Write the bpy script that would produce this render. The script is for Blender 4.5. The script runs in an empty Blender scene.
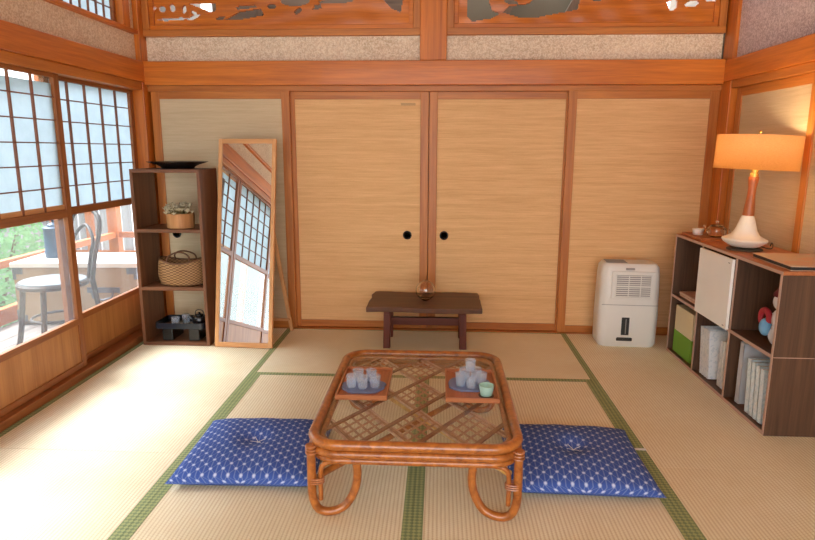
import bpy, bmesh, math, random
from mathutils import Vector, Matrix
R = math.radians
random.seed(7)
S = bpy.context.scene
COL = S.collection
V3 = Vector

# ------------------------------------------------------------------ materials
def lin(c):
    return tuple((x/255/12.92 if x/255 <= .04045 else ((x/255+.055)/1.055)**2.4) for x in c) + (1,)

class N:
    def __init__(s, name):
        m = bpy.data.materials.new(name); m.use_nodes = True
        s.m = m; s.t = m.node_tree; s.t.nodes.clear()
        s.out = s.n('ShaderNodeOutputMaterial')
    def n(s, t, **kw):
        nd = s.t.nodes.new(t)
        for k, v in kw.items(): setattr(nd, k, v)
        return nd
    def l(s, a, b): s.t.links.new(a, b)
    def set(s, nd, **kw):
        for k, v in kw.items(): nd.inputs[k.replace('_', ' ')].default_value = v
        return nd
    def math(s, op, a, b=None, c=None):
        nd = s.n('ShaderNodeMath', operation=op)
        for i, x in enumerate((a, b, c)):
            if x is None: continue
            if isinstance(x, (int, float)): nd.inputs[i].default_value = x
            else: s.l(x, nd.inputs[i])
        return nd.outputs[0]
    def mix(s, f, a, b):
        nd = s.n('ShaderNodeMix', data_type='RGBA')
        for k, x in ((0, f), (6, a), (7, b)):
            if isinstance(x, (int, float)): nd.inputs[k].default_value = x
            elif isinstance(x, tuple): nd.inputs[k].default_value = x
            else: s.l(x, nd.inputs[k])
        return nd.outputs[2]
    def coords(s, scale=(1, 1, 1), rand=False):
        tc = s.n('ShaderNodeTexCoord'); src = tc.outputs['Object']
        if rand:
            oi = s.n('ShaderNodeObjectInfo')
            a = s.n('ShaderNodeVectorMath', operation='SCALE'); a.inputs[0].default_value = (7.3, 5.1, 9.7)
            s.l(oi.outputs['Random'], a.inputs['Scale'])
            b = s.n('ShaderNodeVectorMath', operation='ADD'); s.l(src, b.inputs[0]); s.l(a.outputs[0], b.inputs[1])
            src = b.outputs[0]
        mp = s.n('ShaderNodeMapping'); mp.inputs['Scale'].default_value = scale
        s.l(src, mp.inputs['Vector'])
        return mp.outputs[0]
    def noise(s, vec, scale=1, detail=4, rough=.55, dist=0):
        nd = s.n('ShaderNodeTexNoise'); s.l(vec, nd.inputs['Vector'])
        nd.inputs['Scale'].default_value = scale; nd.inputs['Detail'].default_value = detail
        nd.inputs['Roughness'].default_value = rough; nd.inputs['Distortion'].default_value = dist
        return nd.outputs['Fac']
    def ramp(s, f, stops):
        nd = s.n('ShaderNodeValToRGB'); s.l(f, nd.inputs[0])
        e = nd.color_ramp.elements
        while len(e) < len(stops): e.new(.5)
        for i, (p, c) in enumerate(stops): e[i].position = p; e[i].color = c
        return nd.outputs[0]
    def bump(s, h, strength=.2, dist=.002):
        nd = s.n('ShaderNodeBump'); nd.inputs['Strength'].default_value = strength
        nd.inputs['Distance'].default_value = dist; s.l(h, nd.inputs['Height'])
        return nd.outputs[0]
    def bsdf(s, color=None, rough=.5, metal=0, spec=.5, coat=0, normal=None, **kw):
        p = s.n('ShaderNodeBsdfPrincipled')
        if isinstance(color, tuple): p.inputs['Base Color'].default_value = color
        elif color is not None: s.l(color, p.inputs['Base Color'])
        p.inputs['Roughness'].default_value = rough; p.inputs['Metallic'].default_value = metal
        p.inputs['Specular IOR Level'].default_value = spec; p.inputs['Coat Weight'].default_value = coat
        if normal is not None: s.l(normal, p.inputs['Normal'])
        s.l(p.outputs[0], s.out.inputs[0])
        return p

def wood(name, dark, light, axis, rough=.45, grain=26, coat=0, spec=.4, along=1.3):
    k = N(name); sc = [grain]*3; sc[axis] = along
    v = k.coords(tuple(sc), True)
    f1 = k.noise(v, 1, 5, .6, .6)
    sc2 = [grain*6]*3; sc2[axis] = along*4
    f2 = k.noise(k.coords(tuple(sc2), True), 1, 2, .5)
    f = k.math('ADD', k.math('MULTIPLY', f1, .75), k.math('MULTIPLY', f2, .25))
    c = k.ramp(f, [(.3, lin(dark)), (.68, lin(light))])
    k.bsdf(c, rough, spec=spec, coat=coat, normal=k.bump(f, .12, .002))
    return k.m

def plain(name, c, rough=.5, metal=0, spec=.5, coat=0, var=.06):
    k = N(name)
    f = k.noise(k.coords((9, 9, 9), True), 1, 3)
    a = lin(c); d = tuple(x*(1-var*2) for x in a[:3]) + (1,)
    k.bsdf(k.mix(f, d, a), rough, metal, spec, coat)
    return k.m

def grasscloth(name, dark, light, fine=1.0):
    k = N(name)
    f1 = k.noise(k.coords((6, 6, 190), True), 1, 4, .65)
    f2 = k.noise(k.coords((1.2, 1.2, 40), True), 1, 3, .6)
    f3 = k.noise(k.coords((160, 160, 260)), 1, 1, .5)
    f = k.math('ADD', k.math('ADD', k.math('MULTIPLY', f1, .45), k.math('MULTIPLY', f2, .35)), k.math('MULTIPLY', f3, .2))
    c = k.ramp(f, [(.30, lin(dark)), (.70, lin(light))])
    k.bsdf(c, .7, spec=.25, normal=k.bump(f, .25*fine, .002))
    return k.m

def plaster(name, dark, light, spark):
    k = N(name)
    v = k.coords()
    f = k.noise(v, 55, 5, .7, .4)
    g = k.noise(v, 5, 3)
    vo = k.n('ShaderNodeTexVoronoi'); vo.inputs['Scale'].default_value = 110; k.l(v, vo.inputs['Vector'])
    fl = k.math('GREATER_THAN', k.math('ADD', vo.outputs['Distance'], k.math('MULTIPLY', f, .4)), .78)
    c = k.ramp(k.math('ADD', k.math('MULTIPLY', f, .7), k.math('MULTIPLY', g, .3)), [(.35, lin(dark)), (.65, lin(light))])
    c = k.mix(k.math('MULTIPLY', fl, .5), c, lin(spark))
    k.bsdf(c, .75, spec=.3, normal=k.bump(f, .5, .003))
    return k.m

def tatami_mat(name, axis, tint=(0, 0, 0)):
    """rush weave: fine cords along `axis`, tiny picks across it"""
    k = N(name); tc = k.n('ShaderNodeTexCoord'); sp = k.n('ShaderNodeSeparateXYZ'); k.l(tc.outputs['Object'], sp.inputs[0])
    a, b = (sp.outputs[0], sp.outputs[1]) if axis == 0 else (sp.outputs[1], sp.outputs[0])
    w = k.math('MULTIPLY', b, 1/.0145)
    tri = k.math('ABSOLUTE', k.math('SUBTRACT', k.math('FRACT', w), .5))      # 0..0.5 across one cord
    row = k.math('FLOOR', w)
    picks = k.math('ADD', k.math('MULTIPLY', a, 1/.0125), k.math('MULTIPLY', row, .5))
    tri2 = k.math('ABSOLUTE', k.math('SUBTRACT', k.math('FRACT', picks), .5))
    h = k.math('MINIMUM', k.math('MULTIPLY', tri, 3.2), 1)
    h2 = k.math('MINIMUM', k.math('MULTIPLY', tri2, 3), 1)
    hh = k.math('ADD', k.math('MULTIPLY', h, .7), k.math('MULTIPLY', h2, .3))
    n = k.noise(k.coords((3, 3, 3), True), 1, 4)
    n2 = k.noise(k.coords((120, 14, 1) if axis == 1 else (14, 120, 1)), 1, 2)
    base = k.ramp(k.math('ADD', k.math('MULTIPLY', n, .6), k.math('MULTIPLY', n2, .4)),
                  [(.3, lin((230+tint[0], 217+tint[1], 184+tint[2]))), (.7, lin((247+tint[0], 241+tint[1], 216+tint[2])))])
    c = k.mix(k.math('MULTIPLY', k.math('SUBTRACT', 1, hh), .85), base, lin((196, 172, 128)))
    k.bsdf(c, .6, spec=.3, normal=k.bump(hh, .35, .002))
    return k.m

def heri_mat(name):
    k = N(name); tc = k.n('ShaderNodeTexCoord'); sp = k.n('ShaderNodeSeparateXYZ'); k.l(tc.outputs['Object'], sp.inputs[0])
    def tri(o, p): return k.math('ABSOLUTE', k.math('SUBTRACT', k.math('FRACT', k.math('MULTIPLY', o, 1/p)), .5))
    g = k.math('GREATER_THAN', k.math('ADD', tri(sp.outputs[0], .018), tri(sp.outputs[1], .018)), .5)
    n = k.noise(k.coords((30, 30, 30)), 1, 3)
    base = k.mix(n, lin((104, 120, 84)), lin((134, 148, 108)))
    c = k.mix(k.math('MULTIPLY', g, .55), base, lin((186, 192, 132)))
    k.bsdf(c, .7, spec=.2)
    return k.m

def zabuton_mat(name):
    k = N(name); tc = k.n('ShaderNodeTexCoord'); sp = k.n('ShaderNodeSeparateXYZ'); k.l(tc.outputs['Object'], sp.inputs[0])
    x, y = sp.outputs[0], sp.outputs[1]
    def fold(o):   # the print follows the cloth down over the sides
        drop = k.math('SUBTRACT', k.math('MINIMUM', sp.outputs[2], .05), .05)
        return k.math('SUBTRACT', o, k.math('MULTIPLY', k.math('SIGN', o), drop))
    x, y = fold(x), fold(y)
    s = .05
    u = k.math('MULTIPLY', x, 1/s); v = k.math('MULTIPLY', y, 1/(s*1.0))
    # staggered lattice of little stars joined by fine lines
    def near(a): # distance to nearest integer
        return k.math('ABSOLUTE', k.math('SUBTRACT', k.math('FRACT', k.math('ADD', a, .5)), .5))
    p = k.math('ADD', u, v); q = k.math('SUBTRACT', u, v)
    dp, dq = near(p), near(q)
    star = k.math('SQRT', k.math('ADD', k.math('MULTIPLY', dp, dp), k.math('MULTIPLY', dq, dq)))
    dots = k.n('ShaderNodeMapRange'); k.l(star, dots.inputs[0])
    for i, z in ((1, .09), (2, .25), (3, 1), (4, 0)): dots.inputs[i].default_value = z
    l1 = k.math('LESS_THAN', dp, .04); l2 = k.math('LESS_THAN', dq, .04)
    l3 = k.math('LESS_THAN', near(k.math('MULTIPLY', u, 2)), .09)
    ln = k.math('MAXIMUM', k.math('MAXIMUM', l1, l2), l3)
    wt = k.math('MAXIMUM', k.math('MULTIPLY', dots.outputs[0], .85), k.math('MULTIPLY', ln, .16))
    n = k.noise(k.coords((300, 300, 300)), 1, 2)
    base = k.mix(n, lin((50, 74, 144)), lin((72, 102, 180)))
    c = k.mix(wt, base, lin((206, 218, 240)))
    k.bsdf(c, .85, spec=.15)
    return k.m

def paper_mat(name):
    k = N(name)
    f = k.noise(k.coords((14, 14, 14)), 1, 5, .7)
    c = k.mix(f, lin((186, 199, 206)), lin((214, 224, 230)))
    d = k.n('ShaderNodeBsdfDiffuse'); t = k.n('ShaderNodeBsdfTranslucent')
    k.l(c, d.inputs[0]); k.l(c, t.inputs[0])
    mx = k.n('ShaderNodeMixShader'); mx.inputs[0].default_value = .62
    k.l(d.outputs[0], mx.inputs[1]); k.l(t.outputs[0], mx.inputs[2]); k.l(mx.outputs[0], k.out.inputs[0])
    return k.m

def pane_mat(name, haze=.08, tint=(255, 255, 255), refl=.9, sparkle=False):
    """thin window glass: clear, a fresnel reflection, a pale veil of glare mixed in"""
    k = N(name)
    tr = k.n('ShaderNodeBsdfTransparent'); tr.inputs[0].default_value = lin(tint)
    gl = k.n('ShaderNodeBsdfGlossy'); gl.inputs['Roughness'].default_value = .02
    fr = k.n('ShaderNodeLayerWeight'); fr.inputs[0].default_value = .5
    sch = k.math('ADD', .04, k.math('MULTIPLY', k.math('POWER', fr.outputs['Facing'], 5), .9))
    m1 = k.n('ShaderNodeMixShader'); k.l(k.math('MULTIPLY', sch, refl), m1.inputs[0])
    k.l(tr.outputs[0], m1.inputs[1]); k.l(gl.outputs[0], m1.inputs[2])
    d = k.n('ShaderNodeBsdfTranslucent'); d.inputs[0].default_value = (.9, .93, .95, 1)
    m2 = k.n('ShaderNodeMixShader'); m2.inputs[0].default_value = haze  # whitish haze mixed in for the glare on the glass
    if sparkle:
        d.inputs[0].default_value = (.86, .93, 1, 1)  # bluish white diffuse puts the glint of small glasses into their colour
        d2 = k.n('ShaderNodeBsdfDiffuse'); d2.inputs[0].default_value = (.9, .95, 1, 1)
        d3 = k.n('ShaderNodeMixShader'); d3.inputs[0].default_value = .5; k.l(d.outputs[0], d3.inputs[1]); k.l(d2.outputs[0], d3.inputs[2]); d = d3
    k.l(m1.outputs[0], m2.inputs[1]); k.l(d.outputs[0], m2.inputs[2]); k.l(m2.outputs[0], k.out.inputs[0])
    return k.m

def glass_mat(name, c=(250, 253, 255), rough=0.0, ior=1.45):
    k = N(name); g = k.n('ShaderNodeBsdfGlass')
    g.inputs['Color'].default_value = lin(c); g.inputs['Roughness'].default_value = rough; g.inputs['IOR'].default_value = ior
    k.l(g.outputs[0], k.out.inputs[0]); return k.m

def rattan_mat(name, dark, light):
    k = N(name)
    f = k.noise(k.coords((28, 28, 28), True), 1, 5, .65, .5)
    c = k.ramp(f, [(.3, lin(dark)), (.65, lin(light))])
    k.bsdf(c, .28, spec=.5, coat=.35)
    return k.m

def shade_mat(name):
    k = N(name)
    f = k.noise(k.coords((130, 130, 420)), 1, 2)
    c = k.mix(f, lin((206, 162, 112)), lin((236, 202, 152)))
    d = k.n('ShaderNodeBsdfDiffuse'); t = k.n('ShaderNodeBsdfTranslucent')
    k.l(c, d.inputs[0]); k.l(c, t.inputs[0])
    mx = k.n('ShaderNodeMixShader'); mx.inputs[0].default_value = .5
    k.l(d.outputs[0], mx.inputs[1]); k.l(t.outputs[0], mx.inputs[2]); k.l(mx.outputs[0], k.out.inputs[0])
    return k.m

def leaf_mat(name, dark, light):
    k = N(name)
    f = k.noise(k.coords((9, 9, 9)), 1, 3)
    c = k.mix(f, lin(dark), lin(light))
    d = k.n('ShaderNodeBsdfDiffuse'); t = k.n('ShaderNodeBsdfTranslucent')
    k.l(c, d.inputs[0]); k.l(c, t.inputs[0])
    mx = k.n('ShaderNodeMixShader'); mx.inputs[0].default_value = .4
    k.l(d.outputs[0], mx.inputs[1]); k.l(t.outputs[0], mx.inputs[2]); k.l(mx.outputs[0], k.out.inputs[0])
    return k.m

def basket_mat(name, dark, light, sx=.012, sz=.012):
    k = N(name); tc = k.n('ShaderNodeTexCoord'); sp = k.n('ShaderNodeSeparateXYZ'); k.l(tc.outputs['Object'], sp.inputs[0])
    hx = k.math('ADD', sp.outputs[0], sp.outputs[1])
    ch = k.n('ShaderNodeTexChecker'); cb = k.n('ShaderNodeCombineXYZ')
    k.l(k.math('MULTIPLY', hx, 1/sx), cb.inputs[0]); k.l(k.math('MULTIPLY', sp.outputs[2], 1/sz), cb.inputs[2]); cb.inputs[1].default_value = .5
    k.l(cb.outputs[0], ch.inputs['Vector']); ch.inputs['Scale'].default_value = 1
    ch.inputs[1].default_value = lin(dark); ch.inputs[2].default_value = lin(light)
    n = k.noise(k.coords((60, 60, 200)), 1, 3)
    c = k.mix(k.math('MULTIPLY', n, .6), ch.outputs[0], lin(dark))
    k.bsdf(c, .6, spec=.3, normal=k.bump(ch.outputs[1], .6, .003)); return k.m

def cover_mat(name, base, ink, scale=60, amount=.55):
    k = N(name)
    f = k.noise(k.coords((scale, scale, scale), True), 1, 3, .6)
    g = k.math('GREATER_THAN', f, amount)
    k.bsdf(k.mix(k.math('MULTIPLY', g, .35), lin(base), lin(ink)), .5, spec=.4); return k.m

X_, Y_, Z_ = 0, 1, 2
M = {}
for ax, nm in ((0, 'x'), (1, 'y'), (2, 'z')):
    M['beam_'+nm] = wood('cedar_beam_'+nm, (168, 86, 24), (220, 128, 42), ax, .4, 22, .1)
    M['rail_'+nm] = wood('sliding_frame_'+nm, (160, 90, 36), (206, 130, 58), ax, .42, 24)
    M['shoji_'+nm] = wood('shoji_wood_'+nm, (124, 70, 34), (164, 102, 54), ax, .45, 24)
    M['walnut_'+nm] = wood('walnut_'+nm, (66, 44, 32), (106, 76, 54), ax, .5, 34)
    M['shelf_'+nm] = wood('brown_shelf_'+nm, (92, 56, 36), (132, 86, 56), ax, .5, 34)
    M['pale_'+nm] = wood('pale_wood_'+nm, (196, 138, 86), (226, 172, 118), ax, .45, 24)
    M['bench_'+nm] = wood('dark_bench_'+nm, (62, 38, 28), (112, 72, 48), ax, .45, 26)
    M['red_'+nm] = wood('red_brown_'+nm, (78, 34, 26), (112, 54, 38), ax, .4, 26)
    M['tray_'+nm] = wood('tray_wood_'+nm, (150, 84, 46), (196, 124, 76), ax, .4, 26)
    M['deck_'+nm] = wood('deck_wood_'+nm, (112, 104, 100), (160, 152, 146), ax, .6, 20)
    M['dim_'+nm] = wood('dim_wood_'+nm, (70, 58, 46), (110, 96, 80), ax, .7, 20)
    M['orange_'+nm] = wood('orange_wood_'+nm, (160, 86, 40), (190, 112, 62), ax, .5, 22)
M['lattice'] = wood('lattice_wood', (104, 62, 44), (150, 96, 68), 2, .5, 24)
M['panel'] = wood('shoji_board', (154, 98, 52), (192, 134, 78), 2, .45, 18)
M['cloth_a'] = grasscloth('grasscloth_back', (204, 152, 98), (242, 200, 146))
M['cloth_b'] = grasscloth('grasscloth_pale', (192, 166, 128), (220, 198, 162), .8)
M['plaster_tan'] = plaster('plaster_tan', (196, 170, 138), (236, 214, 184), (246, 234, 214))
M['plaster_mauve'] = plaster('plaster_mauve', (170, 150, 152), (216, 198, 198), (238, 226, 226))
M['ceiling'] = wood('ceiling_board', (170, 126, 84), (206, 164, 118), 1, .6, 12)
M['tat_y'] = tatami_mat('tatami_y', 1); M['tat_x'] = tatami_mat('tatami_x', 0)
M['heri'] = heri_mat('tatami_border')
M['paper'] = paper_mat('shoji_paper'); M['pane'] = pane_mat('window_pane', .03)
M['black'] = plain('black_lacquer', (26, 25, 27), .25, spec=.5)
M['iron'] = plain('dark_iron', (42, 40, 42), .5, .3)
M['rattan'] = rattan_mat('rattan_pole', (122, 62, 20), (186, 112, 48))
M['rattan_pale'] = rattan_mat('rattan_pale', (190, 140, 72), (232, 192, 116))
M['cane'] = rattan_mat('rattan_strip', (104, 58, 32), (150, 94, 56))
M['crossc'] = rattan_mat('highlit_cane', (166, 124, 100), (224, 194, 172))  # pale tone paints the window's gleam on the cross strips
M['weave'] = rattan_mat('woven_cane', (134, 88, 58), (196, 148, 112))
M['bind'] = rattan_mat('rattan_binding', (150, 84, 48), (194, 130, 88))
M['tglass'] = pane_mat('table_glass', .02, (252, 254, 253), .6)
M['zabuton'] = zabuton_mat('indigo_star_cloth')
M['thread'] = plain('white_thread', (226, 226, 226), .8)
M['slate'] = plain('blue_grey_slate', (126, 138, 178), .55, var=.2)
M['glass'] = pane_mat('clear_glass', .24, (246, 250, 255), 1.0, True); M['vase_glass'] = pane_mat('vase_glass', .012, (250, 250, 250), 1.0, True)
M['vglass'] = glass_mat('bubble_glass', (255, 253, 250))
M['olive'] = plain('olive_grey_board', (96, 92, 76), .8)
M['mint'] = plain('mint_plaster', (64, 80, 70), .8)
M['celadon'] = plain('celadon_glaze', (176, 214, 200), .2, coat=.4)
M['white'] = plain('white_plastic', (226, 222, 214), .4, var=.03)
M['white_side'] = plain('cool_white_plastic', (196, 204, 216), .4, var=.03)
M['grey'] = plain('grey_plastic', (150, 146, 142), .5)
M['dark'] = plain('dark_plastic', (30, 32, 32), .35)
M['edge'] = plain('pinkish_edge_band', (196, 160, 140), .5)
M['door_white'] = plain('white_board', (246, 244, 236), .35, var=.03)
M['cream'] = plain('cream_card', (226, 208, 166), .6); M['green'] = plain('lime_card', (116, 166, 44), .6)
M['book_white'] = cover_mat('white_paperback', (236, 240, 242), (170, 190, 206), 55, .56)
M['book_cyan'] = cover_mat('pale_blue_paperback', (224, 236, 240), (160, 196, 206), 70, .55)
M['book_grey'] = plain('grey_white_binder', (196, 200, 206), .5)
M['page'] = plain('book_pages', (224, 216, 200), .8)
M['magazine'] = cover_mat('magazine_cover', (216, 176, 150), (186, 120, 76), 14, .52)
M['magdark'] = cover_mat('lamplit_cover', (214, 190, 166), (232, 150, 96), 6, .55)  # orange blotches paint the lamp's reflection on a grey cover
M['ceramic'] = plain('cream_ceramic', (238, 232, 218), .45, var=.02)
M['neck'] = wood('lamp_neck', (150, 78, 40), (190, 112, 60), 2, .35, 30)
M['brass'] = plain('brass', (196, 156, 80), .3, .9)
M['shade'] = shade_mat('orange_linen_shade')
M['wicker'] = basket_mat('brown_wicker', (112, 78, 48), (184, 142, 96), .02, .009)
M['wickrim'] = plain('wicker_rim', (110, 72, 44), .6)
M['planter'] = wood('planter_wood', (168, 112, 66), (206, 150, 96), 2, .5, 30)
M['dried'] = plain('dried_petals', (228, 216, 184), .8, var=.2)
M['stemgreen'] = plain('dried_leaf', (150, 138, 92), .8)
M['mirror'] = plain('mirror_silver', (236, 240, 238), .0, 1.0, var=0)
M['bentwood'] = plain('grey_brown_bentwood', (38, 20, 18), .55, coat=0)
M['seatmat'] = plain('chair_seat_grey', (96, 104, 112), .6, coat=0)
M['chest'] = plain('pale_chest', (150, 122, 92), .7, var=.1); M['chesttop'] = plain('sunlit_chest_top', (206, 200, 192), .6)  # sunlight on the lid is put into its whiter colour
M['steel'] = plain('corner_steel', (92, 96, 104), .4, .6)
M['canister'] = plain('blue_grey_canister', (36, 64, 92), .35, .2, var=.1)
M['fence'] = wood('weathered_fence', (120, 118, 122), (172, 170, 172), 2, .8, 16)
M['leaf1'] = leaf_mat('leaf_mid', (56, 106, 60), (112, 160, 96)); M['leaf2'] = leaf_mat('leaf_pale', (90, 146, 100), (150, 192, 140))
M['soil'] = plain('garden_soil', (110, 134, 100), .9, var=.15)
M['red'] = plain('red_cloth', (170, 40, 50), .6); M['blue'] = plain('blue_cloth', (120, 176, 216), .6); M['plush'] = plain('white_plush', (228, 224, 226), .9, var=.1)
M['maroon'] = plain('maroon_cloth', (104, 30, 38), .7)
M['stamp'] = cover_mat('faded_stamp', (196, 156, 104), (150, 106, 62), 260, .5)
M['bulb'] = None
k = N('warm_bulb'); e = k.n('ShaderNodeEmission'); e.inputs[0].default_value = (1, .82, .56, 1); e.inputs[1].default_value = 12
k.l(e.outputs[0], k.out.inputs[0]); M['bulb'] = k.m

# ------------------------------------------------------------------ mesh builder
class MB:
    def __init__(s): s.v = []; s.f = []
    def add(s, vs, fs, mat=None):
        b = len(s.v)
        s.v += [tuple(mat @ V3(p)) if mat else tuple(p) for p in vs]
        s.f += [tuple(b+i for i in f) for f in fs]; return s
    def box(s, x0, x1, y0, y1, z0, z1, mat=None):
        vs = [(x, y, z) for z in (z0, z1) for y in (y0, y1) for x in (x0, x1)]
        return s.add(vs, [(0, 2, 3, 1), (4, 5, 7, 6), (0, 1, 5, 4), (2, 6, 7, 3), (0, 4, 6, 2), (1, 3, 7, 5)], mat)
    def bar(s, a, b, w, d, up=(0, 0, 1)):
        a, b = V3(a), V3(b); t = (b-a).normalized(); u = V3(up)
        sd = t.cross(u)
        if sd.length < 1e-4: sd = t.cross(V3((1, 0, 0)))
        sd.normalize(); n = sd.cross(t)
        vs = [p + sd*w/2*i + n*d/2*j for p in (a, b) for i, j in ((-1, -1), (1, -1), (1, 1), (-1, 1))]
        return s.add(vs, [(3, 2, 1, 0), (4, 5, 6, 7), (0, 1, 5, 4), (1, 2, 6, 5), (2, 3, 7, 6), (3, 0, 4, 7)])
    def tube(s, pts, r, n=10, closed=False):
        pts = [V3(p) for p in pts]; m = len(pts)
        rr = r if isinstance(r, (list, tuple)) else [r]*m
        def tan(i):
            if closed: return (pts[(i+1) % m]-pts[i-1]).normalized()
            return (pts[min(i+1, m-1)]-pts[max(i-1, 0)]).normalized()
        t = tan(0); a = t.orthogonal().normalized(); vs = []
        for i in range(m):
            t = tan(i); a = (a - t*a.dot(t)).normalized(); b = t.cross(a)
            for j in range(n):
                q = 2*math.pi*j/n
                vs.append(pts[i] + (a*math.cos(q)+b*math.sin(q))*rr[i])
        fs = []
        for i in range(m if closed else m-1):
            i2 = (i+1) % m
            for j in range(n):
                j2 = (j+1) % n; fs.append((i*n+j, i*n+j2, i2*n+j2, i2*n+j))
        if not closed: fs += [tuple(range(n))[::-1], tuple((m-1)*n+j for j in range(n))]
        return s.add(vs, fs)
    def lathe(s, prof, n=40, c=(0, 0, 0), sx=1, sy=1):
        vs = []; fs = []; m = len(prof)
        for (r, z) in prof:
            for j in range(n):
                q = 2*math.pi*j/n
                vs.append((c[0]+r*sx*math.cos(q), c[1]+r*sy*math.sin(q), c[2]+z))
        for i in range(m-1):
            for j in range(n):
                j2 = (j+1) % n; fs.append((i*n+j, i*n+j2, (i+1)*n+j2, (i+1)*n+j))
        if prof[0][0] > 1e-5: fs.append(tuple(range(n))[::-1])
        if prof[-1][0] > 1e-5: fs.append(tuple((m-1)*n+j for j in range(n)))
        return s.add(vs, fs)
    def prism(s, poly, z0, z1):
        n = len(poly)
        vs = [(x, y, z0) for x, y in poly] + [(x, y, z1) for x, y in poly]
        return s.add(vs, [tuple(range(n))[::-1], tuple(range(n, 2*n))] + [(i, (i+1) % n, n+(i+1) % n, n+i) for i in range(n)])
    def ball(s, c, r, n=16, sc=(1, 1, 1)):
        prof = [(max(1e-6, math.sin(math.pi*i/n))*r, -math.cos(math.pi*i/n)*r) for i in range(n+1)]
        vs = []; fs = []; k = n*2
        for (a, z) in prof:
            for j in range(k):
                q = 2*math.pi*j/k; vs.append((c[0]+a*math.cos(q)*sc[0], c[1]+a*math.sin(q)*sc[1], c[2]+z*sc[2]))
        for i in range(n):
            for j in range(k): fs.append((i*k+j, i*k+(j+1) % k, (i+1)*k+(j+1) % k, (i+1)*k+j))
        return s.add(vs, fs)
    def each(s, name, mat, parent=None, bevel=0):
        for i in range(0, len(s.v), 8):
            b = MB(); b.v = s.v[i:i+8]; b.f = [tuple(j-i for j in f) for f in s.f if i <= f[0] < i+8]
            b.build(name, mat, parent, bevel)
    def build(s, name, mat, parent=None, bevel=0, smooth=False, seg=2, weld=True):
        me = bpy.data.meshes.new(name); me.from_pydata(s.v, [], s.f)
        bm = bmesh.new(); bm.from_mesh(me)
        if weld and smooth: bmesh.ops.remove_doubles(bm, verts=bm.verts, dist=1e-5)
        bmesh.ops.recalc_face_normals(bm, faces=bm.faces)
        for f in bm.faces: f.smooth = smooth
        if smooth:
            for e in bm.edges:
                if len(e.link_faces) == 2 and e.calc_face_angle(0) > R(42): e.smooth = False
        bm.to_mesh(me); bm.free()
        me.materials.append(mat if not isinstance(mat, str) else M[mat])
        o = bpy.data.objects.new(name, me); COL.objects.link(o)
        if parent: o.parent = parent
        if bevel:
            b = o.modifiers.new('bevel', 'BEVEL'); b.width = bevel; b.segments = seg; b.limit_method = 'ANGLE'; b.angle_limit = R(35)
        return o

def tag(o, label=None, cat=None, group=None, kind=None):
    if label: o['label'] = label
    if cat: o['category'] = cat
    if group: o['group'] = group
    if kind: o['kind'] = kind
    return o
def thing(name, label, cat, loc=(0, 0, 0), rz=0, group=None):
    o = bpy.data.objects.new(name, None); COL.objects.link(o); o.empty_display_size = .05
    o.location = loc; o.rotation_euler = (0, 0, rz); return tag(o, label, cat, group)
def struct(name, label=None, cat=None):
    o = bpy.data.objects.new(name, None); COL.objects.link(o); return tag(o, label, cat, kind='structure')
def dup(root, loc, rz=None, label=None, group=None):
    r = root.copy(); COL.objects.link(r); r.location = loc
    if rz is not None: r.rotation_euler = (0, 0, rz)
    if label: r['label'] = label
    if group: r['group'] = group
    for ch in list(root.children):
        c = ch.copy(); COL.objects.link(c); c.parent = r
        for g in list(ch.children):
            d = g.copy(); COL.objects.link(d); d.parent = c
    return r
def B(*a): return MB().box(*a)
def smoothpath(pts, n=8, closed=False):
    """Catmull-Rom through pts"""
    P = [V3(p) for p in pts]; m = len(P); out = []
    for i in range(m if closed else m-1):
        p1, p2 = P[i], P[(i+1) % m]
        p0 = P[i-1] if (closed or i > 0) else p1*2-p2
        p3 = P[(i+2) % m] if (closed or i+2 < m) else p2*2-p1
        for k_ in range(n):
            t = k_/n
            out.append(.5*((2*p1)+(p2-p0)*t+(2*p0-5*p1+4*p2-p3)*t*t+(3*p1-p0-3*p2+p3)*t**3))
    if not closed: out.append(P[-1])
    return out

# ------------------------------------------------------------------ the room (X right, Y towards the back doors, Z up)
XL, XR, YB = -2.0, 1.84, 4.25
CEIL = 2.62
fl = tag(B(XL-.05, XR+.1, -1.5, YB+.25, -.12, -.045).build('floor', 'dim_y'), 'tatami floor of pale straw mats with green cloth borders', 'floor', kind='structure')
def mat_(x0, x1, y0, y1, axis, edges=True):
    t = B(x0+.001, x1-.001, y0+.001, y1-.001, -.045, 0).build('tatami_mat', 'tat_x' if axis == 0 else 'tat_y', fl)
    h = .036
    if axis == 1:
        for a, b in ((x0+.0005, x0+h), (x1-h, x1-.0005)): B(a, b, y0+.001, y1-.001, -.044, .0015).build('cloth_border', 'heri', t)
    else:
        for a, b in ((y0+.0005, y0+h), (y1-h, y1-.0005)): B(x0+.001, x1-.001, a, b, -.044, .0015).build('cloth_border', 'heri', t)
XA, XM, XC = -1.055, -.078, .875
mat_(XL, XA, 2.36, YB, 1); mat_(XL, XA, .45, 2.36, 1)
mat_(XA, XC, 3.30, YB, 0)
mat_(XA, XM, 1.39, 3.30, 1); mat_(XM, XC, 1.39, 3.30, 1)
mat_(XA, XC, .45, 1.39, 0)
mat_(XC, XR, 2.36, YB, 1); mat_(XC, XR, .45, 2.36, 1)
# the part of the next room the camera stands in
B(XL, XR, -1.5, .45, -.045, -.004).build('floor_board', 'ceiling', fl)
tag(B(-2.15, 2.0, -2.4, 4.45, CEIL, CEIL+.05).build('ceiling', 'ceiling'), 'board ceiling of the room', 'ceiling', kind='structure')  # carried on behind the camera to cut the fill light

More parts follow.
